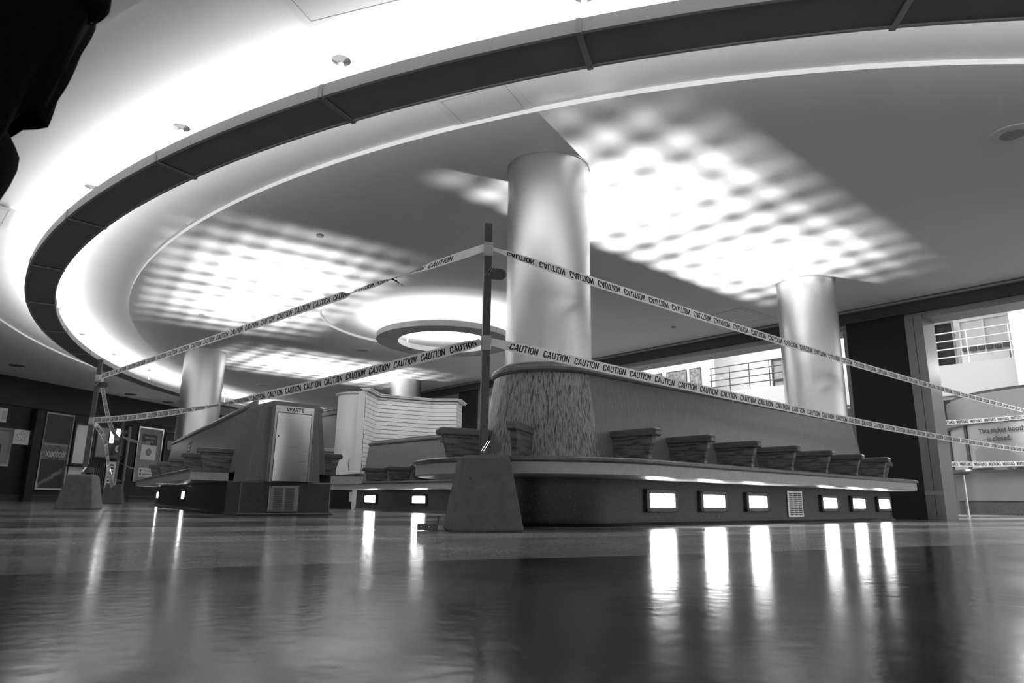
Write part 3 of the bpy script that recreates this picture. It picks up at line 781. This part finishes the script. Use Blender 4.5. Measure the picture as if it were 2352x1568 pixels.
t = lframe('display_window', 'grey display window at the extreme left edge with a bright top edge', 'display case', -.4, .50, .85, 1.70, CHROME, GREYW, .06)
b_ = MB(); b_.box((.1, -.045, .3), (.3, .01, .35), FRAMED); b_.box((.15, -.052, .2), (.16, .01, .12), PAPER); b_.build('goods', t)
lst('trim_8', [(1.0, 1.24, .03, .16, 0, 2.27)], BLACK)
t = lframe('service_window', 'pale roller shade in a dark kiosk front behind the left barrier post', 'window', 2.28, 2.92, .98, 2.05, FRAMED, WHITE2)
b_ = MB(); b_.box((-.1, -.04, -.18), (.46, .02, .24), WHITE2); b_.build('lower_board', t)
b_ = MB(); b_.box((0, -.12, -.05), (.75, .2, .04), BLACK); b_.build('sill_shelf', t)
t = lframe('service_window', 'pale lit panel behind the hanging lamps on the left wall', 'window', 3.0, 3.95, 1.2, 2.05, FRAMED, GREYW)
t = lthing('barred_window', 'white ladder-like vent grille low on the left wall', 'grille', 3.70, .34, .02)
b_ = MB(); b_.box((0, -.01, .38), (.36, .02, .78), WHITE2); b_.build('panel', t)
b_ = MB(); [b_.box((-.03, -.024, .06+.088*k), (.17, .008, .04), BLACK) for k in range(8)]; b_.build('openings', t)
t = lthing('barred_window', 'dark window with thin vertical bars beside the ladder-like vent', 'grille', 3.22, .34, .02)
b_ = MB(); b_.box((0, -.01, .35), (.5, .02, .72), BLACK); b_.build('panel', t)
b_ = MB(); [b_.box((-.2+.066*k, -.03, .35), (.012, .012, .72), GREYM) for k in range(7)]; b_.build('bars', t)
lampm = mat('shop_lamp', .9, .4, emit=6.0)
for (s_, z0, z1, lb) in ((3.36, 1.62, 1.97, 'left of the two bright upright lamps on the left wall'), (3.57, 1.80, 2.03, 'right of the two bright upright lamps on the left wall')):
    t = lthing('upright_lamp', lb, 'lamp', s_, z0, .22, 'upright lamps'); b_ = MB(); b_.box((0, 0, (z1-z0)/2), (.10, .03, z1-z0), lampm); b_.build('diffuser', t)
    b_ = MB(); b_.box((0, .03, (z1-z0)/2), (.12, .03, z1-z0+.03), FRAMED); b_.build('housing', t)
t = lthing('wall_clock_sign', 'small dark sign with a white round emblem beneath the bright lamps', 'sign', 3.62, 1.30, .20)
b_ = MB(); b_.box((0, 0, .2), (.34, .05, .42), FRAMED); b_.build('board', t); b_ = MB(); b_.tube([(0, -.026, .17), (0, -.03, .17)], .10, PAPER, 24); b_.tube([(0, -.03, .17), (0, -.032, .17)], .05, GREYW, 20); b_.build('emblem', t)
t = lthing('door_post', 'thin light metal post standing on the floor by the storefront', 'post', 4.1, 0, .10)
b_ = MB(); b_.box((0, 0, 1.08), (.07, .05, 2.16), GREYM); b_.build('post', t)
lst('trim_9', [(4.2, 4.42, .02, .08, 0, 2.2)], BLACK)
t2 = lframe('poster_case', 'chrome-framed case with a face covering poster, left of the far column', 'poster', 4.50, 5.48, .60, 2.19, CHROME, GREYW)
b_ = MB(); b_.box((0, -.045, 1.24), (.60, .006, .32), FRAMED); b_.box((0, -.045, .86), (.60, .006, .44), PAPER); b_.box((.02, -.045, .26), (.62, .006, .28), PAPER); b_.build('poster_sheet', t2)
text_mesh('Wear a face', .085, PAPER, 'poster_lettering', t2, (0, -.05, 1.30), (PI/2, 0, 0)); text_mesh('covering.', .085, PAPER, 'poster_lettering', t2, (0, -.05, 1.19), (PI/2, 0, 0))
b_ = MB(); b_.tube([(0, -.048, .87), (0, -.052, .87)], .11, TXT, 24); b_.tube([(0, -.052, .87), (0, -.053, .87)], .06, GREYW, 20)
for z in (.31, .21): b_.tube([(-.22, -.048, z), (-.22, -.052, z)], .04, TXT, 16); b_.box((.05, -.05, z), (.36, .003, .03), GREYW)
b_.build('icons', t2)
t = lframe('display_window', 'dark shop window just left of the far column, with shelves', 'display case', 5.62, 7.4, .6, 2.15, FRAMED, BLACK)
b_ = MB(); b_.box((-.3, -.06, 1.15), (1.0, .02, .28), GREYW); b_.box((-.3, -.07, .5), (.3, .02, .12), PAPER); b_.build('shelves', t)
lst('trim_10', [(-14, 16, .03, .07, .12, .16)], DGREY)

# ------------------------------------------------------------------ barrier posts
def build_post():
    t = thing('barrier_post', 'x', 'barrier post', (0, 0, 0))
    b_ = MB(); hb, ht, H = .215, .14, .44
    vs = []; 
    for z, h in ((0, hb-.006), (.012, hb), (H-.02, ht+.004), (H, ht-.012)):
        for a_, b2 in ((-1, -1), (1, -1), (1, 1), (-1, 1)): vs.append((a_*h, b2*h, z))
    fs = [(3, 2, 1, 0), (12, 13, 14, 15)]
    for l in range(3):
        for k in range(4): fs.append((4*l+k, 4*l+(k+1) % 4, 4*l+4+(k+1) % 4, 4*l+4+k))
    b_.add(vs, fs, CONC); base = b_.build('concrete_base', t, bevel=.007)
    b_ = MB(); 
    for x, z in ((-.10, .30), (-.11, .08), (-.02, .08), (.10, .08)):
        y = -(hb-(hb-ht)*z/H); b_.tube([(x, y+.01, z), (x, y-.0012, z)], .006, BLACK, 10)
    b_.build('holes', base)
    b_ = MB(); b_.box((0, 0, 1.20), (.05, .05, 1.55), POLEM); pole = b_.build('pole', t, bevel=.003)
    b_ = MB()
    for z in (1.93, 1.38, .62): b_.tube([(0, -.024, z), (0, -.0262, z)], .006, BLACK, 10)
    b_.build('holes', pole)
    for z, ln in ((1.63, .07), (.50, .06)):
        b_ = MB(); r_ = .038; pts = [(.0, -.03)]; prof = []
        prof = [(0, -r_)]+[(ln-r_+.03+r_*math.cos(a_), r_*math.sin(a_)) for a_ in [(-90+15*k)*PI/180 for k in range(13)]]+[(0, r_)]
        n = len(prof); vs = [(x+.025, -.004, z+zz) for x, zz in prof]+[(x+.025, .004, z+zz) for x, zz in prof]
        b_.add(vs, [tuple(range(n))[::-1], tuple(range(n, 2*n))]+[(i, (i+1) % n, (i+1) % n+n, i+n) for i in range(n)], POLEM); br = b_.build('round_bracket', t)
        b_ = MB(); mx = Matrix.Rotation(R(32), 3, 'Y')
        for dx in (-.007, .007): b_.box((.008+dx, -.034, z+.004), (.004, .016, .075), CHROME, 0, mx)
        b_.tube([(.0, -.028, z-.012), (.018, -.036, z+.012)], .006, BLACK, 8); b_.build('clip', br)
    return t
PP = [((-.168, 4.27), R(11), 'barrier post in a concrete block nearest the camera, holding four tapes', 1.0),
      ((-5.50, 8.98), R(14), 'barrier post in a concrete block at left, in front of the storefront', .985),
      ((-8.75, 15.45), R(20), 'farthest barrier post on a small pale block, in front of the hanging lamps', .96)]
p0 = build_post()
for i, ((x, y), rz, lb, sc) in enumerate(PP):
    o = p0 if i == 0 else copy_tree(p0)
    place(o, (x, y, 0), rz); o['label'] = lb; o['group'] = 'barrier posts'; o.scale = (1, 1, sc)
for o_ in p0.children:
    if o_.name.startswith('concrete'): 
        pass
# hinge plate lying against the near block
t = thing('angle_bracket', 'dark drilled angle iron lying at the foot of the near concrete block', 'bracket', (-.445, 4.16, 0), R(4))
b_ = MB(); b_.box((-.04, 0, .020), (.115, .006, .036), POLEM); b_.box((.022, .01, .045), (.008, .05, .086), POLEM, 0, Matrix.Rotation(R(9), 3, 'Y')); b_.build('plate', t, bevel=.001)
b_ = MB(); [b_.tube([(x, -.003, .021), (x, -.0045, .021)], .004, PAPER, 10) for x in (-.075, -.03)]; b_.build('rivets', t)

# ------------------------------------------------------------------ caution tape
GL = {  # strokes on a 0..1 high grid
 'C': (.52, [((.50, .74), (.50, .88), (.38, 1), (.16, 1), (.03, .86), (.03, .14), (.16, 0), (.38, 0), (.50, .12), (.50, .28))]),
 'A': (.58, [((.02, -.02), (.27, 1.0), (.33, 1.0), (.58, -.02)), ((.12, .27), (.47, .27))]),
 'U': (.54, [((.03, 1.02), (.03, .14), (.16, 0), (.38, 0), (.51, .14), (.51, 1.02))]),
 'T': (.52, [((-.04, .98), (.56, .98)), ((.26, .98), (.26, -.02))]),
 'I': (.10, [((.05, 1.02), (.05, -.02))]),
 'O': (.54, [((.16, 0), (.38, 0), (.51, .14), (.51, .86), (.38, 1), (.16, 1), (.03, .86), (.03, .14), (.16, 0))]),
 'N': (.56, [((.03, -.02), (.03, 1.02)), ((.03, 1.0), (.53, 0)), ((.53, -.02), (.53, 1.02))])}
def word_quads():
    out = []; x0 = 0; th = .20
    for ch in 'CAUTION':
        wd, strokes = GL[ch]
        for st_ in strokes:
            for a, b2 in zip(st_[:-1], st_[1:]):
                dx, dy = b2[0]-a[0], b2[1]-a[1]; l = math.hypot(dx, dy); nx, ny = -dy/l*th/2, dx/l*th/2; ex, ey = dx/l*.045, dy/l*.045
                out.append([(x0+a[0]-ex+nx, a[1]-ey+ny), (x0+b2[0]+ex+nx, b2[1]+ey+ny), (x0+b2[0]+ex-nx, b2[1]+ey-ny), (x0+a[0]-ex-nx, a[1]-ey-ny)])
        x0 += wd+.22
    return out, x0-.22
WQ, WWD = word_quads()
def tape(label, p0_, p1_, sag=.0, width=.074, keys=((0, 0, 1), (1, 0, 1)), flipv=False, pitch=.292, phase=.1, via=None, wraps=(), hl=.56, fold=()):
    p0_, p1_ = Vector(p0_), Vector(p1_)
    t = thing('caution_tape', label, 'caution tape', p0_, 0, 'caution tapes')
    pts = [p0_]+[Vector(v) for v in (via or [])]+[p1_]
    n = 160 if via is None else 90
    # polyline with smooth interpolation
    def pos(f):
        if via is None:
            p = p0_.lerp(p1_, f); p.z -= sag*4*f*(1-f); return p
        m_ = len(pts)-1; x = f*m_; i = min(int(x), m_-1); r_ = x-i
        a = pts[max(i-1, 0)]; b2 = pts[i]; c = pts[i+1]; d = pts[min(i+2, m_)]
        return .5*((2*b2)+(-a+c)*r_+(2*a-5*b2+4*c-d)*r_**2+(-a+3*b2-3*c+d)*r_**3)
    P = [pos(i/n) for i in range(n+1)]
    Ls = [0.0]
    for i in range(n): Ls.append(Ls[-1]+(P[i+1]-P[i]).length)
    def kv(f):
        for (a, x, w1), (b2, y, w2) in zip(keys[:-1], keys[1:]):
            if a <= f <= b2: r_ = (f-a)/(b2-a+1e-9); r_ = r_*r_*(3-2*r_); return x+(y-x)*r_, w1+(w2-w1)*r_
        return keys[-1][1], keys[-1][2]
    FR = []
    for i in range(n+1):
        d = (P[min(i+1, n)]-P[max(i-1, 0)]).normalized(); sd_ = d.cross(Vector((0, 0, 1))).normalized(); upv = sd_.cross(d).normalized()
        a_, w_ = kv(Ls[i]/Ls[-1]); a_ = R(a_)
        wv = upv*math.cos(a_)+sd_*math.sin(a_); nv = d.cross(wv).normalized(); FR.append((P[i], wv, nv, w_))
    def at(s, tt, off):
        s = max(0, min(s, Ls[-1]-1e-5)); lo = 0; hi = n
        while hi-lo > 1:
            m_ = (lo+hi)//2
            if Ls[m_] <= s: lo = m_
            else: hi = m_
        r_ = (s-Ls[lo])/(Ls[lo+1]-Ls[lo]+1e-12); A_, B_ = FR[lo], FR[lo+1]
        p = A_[0].lerp(B_[0], r_); wv = A_[1].lerp(B_[1], r_); nv = A_[2].lerp(B_[2], r_); w_ = A_[3]+(B_[3]-A_[3])*r_
        # slight cupping across the width
        cup = .018*width*w_*(1-(2*tt)**2)
        return p + wv*(tt*width*w_) + nv*(off+cup) - p0_
    b_ = MB(); vs = []; fs = []; K = 6
    for i in range(n+1):
        for k in range(K+1): vs.append(at(Ls[i], -.5+k/K, 0))
    for i in range(n):
        for k in range(K): fs.append((i*(K+1)+k, i*(K+1)+k+1, (i+1)*(K+1)+k+1, (i+1)*(K+1)+k))
    b_.add(vs, fs, TAPE); o = b_.build('strip', t, smooth=True, angle=80)
    b_ = MB(); h = width*hl; sc = h*1.22; s = phase; vs = []; fs = []
    while s+WWD*sc < Ls[-1]-.02:
        for qd in WQ:
            for off in (.0011, -.0011):
                i0 = len(vs)
                for x, y in qd:
                    tt = (y-.5)*hl; xx = x+(y*.20)
                    if flipv: tt = -tt
                    vs.append(at(s+xx*sc, tt, off))
                fs.append((i0, i0+1, i0+2, i0+3))
        s += pitch
    b_.add(vs, fs, INK); b_.build('lettering', o)
    for wp, wz in wraps:
        b_ = MB(); wp = Vector(wp)-p0_
        for k, (dz, e) in enumerate(((.0, .0285), (.012, .031), (-.03, .0300))):
            b_.box((wp.x, wp.y, wp.z+dz), (2*e, 2*e, .055), FILM, wz)
        b_.build('pole_wrap', t, bevel=.004)
    return t
n1, n2, n3 = Vector((-.168, 4.27, 0)), Vector((-5.50, 8.98, 0)), Vector((-8.75, 15.45, 0))
def zz(p, z, dx=0, dy=0): return (p.x+dx, p.y+dy, z)
tape1 = tape('upper caution tape from left post to near post, knotted and twisted near its top', zz(n2, 1.70, .03, -.03), zz(n1, 1.80, -.025, -.02), .0,
     keys=((0, 0, .8), (.03, 0, 1), (.70, 4, 1), (.77, 10, .9), (.80, 150, .5), (.835, 195, .55), (.855, 200, .30), (.865, 250, .12), (.88, 300, .45), (.93, 345, .85), (.975, 360, .8), (1, 360, .75)), phase=.10, wraps=[(zz(n1, 1.80), R(11)), (zz(n2, 1.70), R(14))])
tape('lower caution tape from the left post past the waste cabinet to the near post', zz(n2, 1.13, .03, -.03), zz(n1, 1.165, -.025, -.02), .10,
     keys=((0, 0, 1), (.30, 5, 1), (.42, 60, .9), (.50, 75, .5), (.56, 60, .9), (.64, 20, 1), (.92, 0, 1), (.97, 25, .9), (1, 60, .7)), phase=.06, wraps=[(zz(n1, 1.165), R(11)), (zz(n2, 1.13), R(14))])
far4 = Vector((8.75, 11.45, 0))
tape('upper caution tape from the near post to the right edge, its letters upside down', zz(n1, 1.795, .03, -.02), zz(far4, 1.74), .06,
     keys=((0, 60, .35), (.02, 30, .6), (.06, 0, 1), (.75, 0, 1), (.90, 45, .9), (1, 30, .8)), flipv=True, phase=.12)
tape('lower caution tape from the near post across the long bench to the right edge', zz(n1, 1.165, .03, -.02), zz(far4, 1.08), .07,
     keys=((0, 40, .7), (.03, 0, 1), (.8, 0, 1), (1, 0, 1)), phase=.16)
tape('upper mirrored caution tape running behind the grey pillar at far right', (8.9, 11.2, 1.68), (6.35, 10.4, 1.40), .02, phase=.1, keys=((0, 20, .9), (.5, 0, .9), (1, 0, .9)))
tape('lower mirrored caution tape above the side table at far right', (8.9, 11.2, .90), (6.40, 10.45, .80), .02, phase=.1)
tape('slack caution tape dropping from the top of the left post to the farthest post', zz(n2, 1.68, .03, .02), zz(n3, 1.45, .02, 0), .25, keys=((0, 30, .9), (.5, 60, .9), (1, 70, .7)), phase=.1)
tape('loose caution tape loop hanging between the left post and the farthest post', zz(n2, 1.10, .02, .03), zz(n3, .90), .0, via=[(-5.60, 9.5, .92), (-5.85, 10.1, .60), (-6.6, 11.6, .33), (-7.6, 13.4, .45)], keys=((0, 20, .9), (.5, 50, .95), (1, 60, .7)), phase=.1)
e5 = LA + LD*.62 - Vector((0, 0, 0)); 
tape('thin far caution tape from the farthest post to the left bench, upper of two', zz(n3, 1.46, .03), (-6.75, 12.9, 1.12), .03, keys=((0, 20, .8), (1, 10, .8)), phase=.3)
tape('thin far caution tape from the farthest post to the left bench, lower of two', zz(n3, .90, .03), (-6.9, 12.75, .66), .02, keys=((0, 50, .7), (1, 40, .7)), phase=.3)
kn = MB(); kn.tube([(0, 0, 0), (.02, .0, -.012), (.045, 0, -.03), (.05, 0, -.06)], [.008, .006, .003, .001], INK, 6); kn.tube([(.03, 0, -.01), (.06, 0, -.04), (.09, 0, -.055)], [.004, .002, .001], INK, 6)
kp = Vector(zz(n2, 1.70, .03, -.03)).lerp(Vector(zz(n1, 1.80, -.025, -.02)), .865)
kn = kn.build('knot_tails', tape1, smooth=True); kn.location = kp-tape1.location

# ------------------------------------------------------------------ person standing at the left
pr = thing('person', 'person in an open black button jacket standing close by at the upper left', 'person', (-1.345, 1.28, 0))
def skinmesh(name, verts, edges, radii, m, parent, root=0, sub=2):
    me = bpy.data.meshes.new(name); me.from_pydata(verts, edges, []); me.materials.append(m)
    o = bpy.data.objects.new(name, me); C.objects.link(o); o.parent = parent
    sk = o.modifiers.new('skin', 'SKIN'); sk.use_smooth_shade = True
    for i, r_ in enumerate(radii):
        d = me.skin_vertices[0].data[i]; rr_ = r_ if isinstance(r_, tuple) else (r_, r_); d.radius = rr_; d.use_root = (i == root)
    ss = o.modifiers.new('sub', 'SUBSURF'); ss.levels = sub; ss.render_levels = sub
    return o
body_v = [(0, 0, .95), (.06, 0, 1.12), (.10, .0, 1.30), (.12, 0, 1.44), (.12, -.01, 1.53), (.12, -.02, 1.62), (.12, -.03, 1.70),
          (-.06, 0, 1.42), (-.16, .02, 1.20), (.0, -.22, 1.34), (.30, 0, 1.42), (.42, .02, 1.19), (.26, -.20, 1.33),
          (-.09, 0, .88), (-.12, -.01, .48), (-.14, .02, .08), (-.14, -.10, .04), (.09, 0, .88), (.06, -.01, .48), (.04, .02, .08), (.04, -.10, .04)]
body_e = [(0, 1), (1, 2), (2, 3), (3, 4), (4, 5), (5, 6), (3, 7), (7, 8), (8, 9), (3, 10), (10, 11), (11, 12), (0, 13), (13, 14), (14, 15), (15, 16), (0, 17), (17, 18), (18, 19), (19, 20)]
body_r = [.12, .11, .125, .10, .055, .085, .075, .035, .018, .018, .035, .018, .018, .085, .058, .042, .035, .085, .058, .042, .035]
skinmesh('body', body_v, body_e, body_r, SKIN, pr)
# trousers
skinmesh('trousers', [(.06, 0, .98), (-.09, 0, .86), (-.12, -.01, .48), (-.14, .015, .07), (.22, -.02, .85), (.14, -.01, .72), (.06, -.01, .48), (.04, .0, .07)], [(0, 1), (1, 2), (2, 3), (0, 4), (4, 5), (5, 6), (6, 7)], [(.15, .13), .105, .08, .075, .13, .11, .08, .075], CLOTH2, pr)
# jacket: lofted open shell with folds, hanging front corner at the right
b_ = MB(); rows = 26; cols = 60; vs = []; fs = []
for i in range(rows+1):
    f = i/rows
    for k in range(cols+1):
        a = 2*PI*(k/cols)*.93 + R(-92) + .0
        ca, sa_ = math.cos(a), math.sin(a)
        zlow = .86 + .10*max(0, math.sin(a*1.0+R(160)))
        corner = math.exp(-((a-R(-60))/.42)**2)
        zlow = .985 - .13*math.exp(-((a-R(-28))/.40)**2) + .02*math.sin(3*a)
        z = zlow + (1.50-zlow)*f
        wx = .215+.085*min(1, f*2.2) if f < .75 else .30-.16*((f-.75)/.25)
        wy = .155+.02*f if f < .75 else .17-.06*((f-.75)/.25)
        fold = .014*math.sin(9*a+4*f)*(1-f)+.010*math.sin(17*a+7*f)*(1-f)**2
        vs.append((.115+(wx+fold)*ca, (wy+fold)*sa_, z))
for i in range(rows):
    for k in range(cols): fs.append((i*(cols+1)+k, i*(cols+1)+k+1, (i+1)*(cols+1)+k+1, (i+1)*(cols+1)+k))
b_.add(vs, fs, CLOTH); jk = b_.build('jacket', pr, smooth=True, angle=80)
sm = jk.modifiers.new('solid', 'SOLIDIFY'); sm.thickness = .006; sm.offset = 0
b_ = MB()
for (x, y, z) in ((.15, -.178, .985), (.145, -.182, 1.10), (.135, -.188, 1.21)):
    b_.tube([(x, y, z), (x, y-.005, z)], [.0095, .0085], BUTTON, 16)
b_.build('buttons', jk, smooth=True)
for sg in (-1, 1):
    skinmesh('sleeve', [(-.04, 0, 1.43), (-.09, 0, 1.40), (-.16, .02, 1.20), (-.06, -.16, 1.30)] if sg < 0 else [(.24, 0, 1.43), (.33, 0, 1.41), (.425, .02, 1.20), (.30, -.15, 1.30)], [(0, 1), (1, 2), (2, 3)], [.075, .07, .052, .045], CLOTH, jk)
b_ = MB(); b_.lathe([(.045, 1.50), (.10, 1.44), (.16, 1.36), (.165, 1.1), (.15, .98)], WHITE2, 32); sh = b_.build('shirt', pr, smooth=True); sh.scale = (1.05, .8, 1); sh.location = (.11, 0, 0)
b_ = MB(); b_.lathe([(0, 1.80), (.05, 1.79), (.085, 1.75), (.098, 1.69), (.095, 1.63), (.08, 1.58)], HAIR, 28); hr = b_.build('hair', pr, smooth=True); hr.location = (.12, .012, 0)
b_ = MB()
for sg in (-1, 1):
    b_.lathe([(0, -.012), (.010, -.007), (.012, 0), (.010, .007), (0, .012)], PAPER, 12, (.12+sg*.032, -.112, 1.665))
b_.build('eyes', pr, smooth=True)
skinmesh('nose', [(.12, -.105, 1.66), (.12, -.128, 1.625), (.12, -.112, 1.615)], [(0, 1), (1, 2)], [.008, .012, .009], SKIN, pr, sub=1)
for sg in (-1, 1):
    hx, hy, hz = (.0, -.24, 1.44) if sg < 0 else (.22, -.24, 1.44)
    v = [(hx, hy+.03, hz-.09), (hx, hy, hz-.04), (hx, hy-.01, hz)]; e = [(0, 1), (1, 2)]; r_ = [.024, .036, .034]
    for k, ln in enumerate((.062, .072, .068, .052)):
        i0 = len(v); ox = -.027+.018*k; v += [(hx+ox, hy-.014, hz+.02), (hx+ox*1.1, hy-.035, hz+.02+ln*.55), (hx+ox*1.1, hy-.065, hz+.02+ln*.7)]; e += [(2, i0), (i0, i0+1), (i0+1, i0+2)]; r_ += [.0095, .0085, .0075]
    i0 = len(v); v += [(hx-sg*.045, hy-.01, hz-.02), (hx-sg*.06, hy-.03, hz+.01)]; e += [(1, i0), (i0, i0+1)]; r_ += [.011, .009]
    skinmesh('hand', v, e, r_, SKIN, pr, sub=1)
for sg in (-.14, .04):
    b_ = MB(); b_.box((sg, -.05, .04), (.09, .27, .075), CLOTH); b_.build('shoe', pr, bevel=.03)
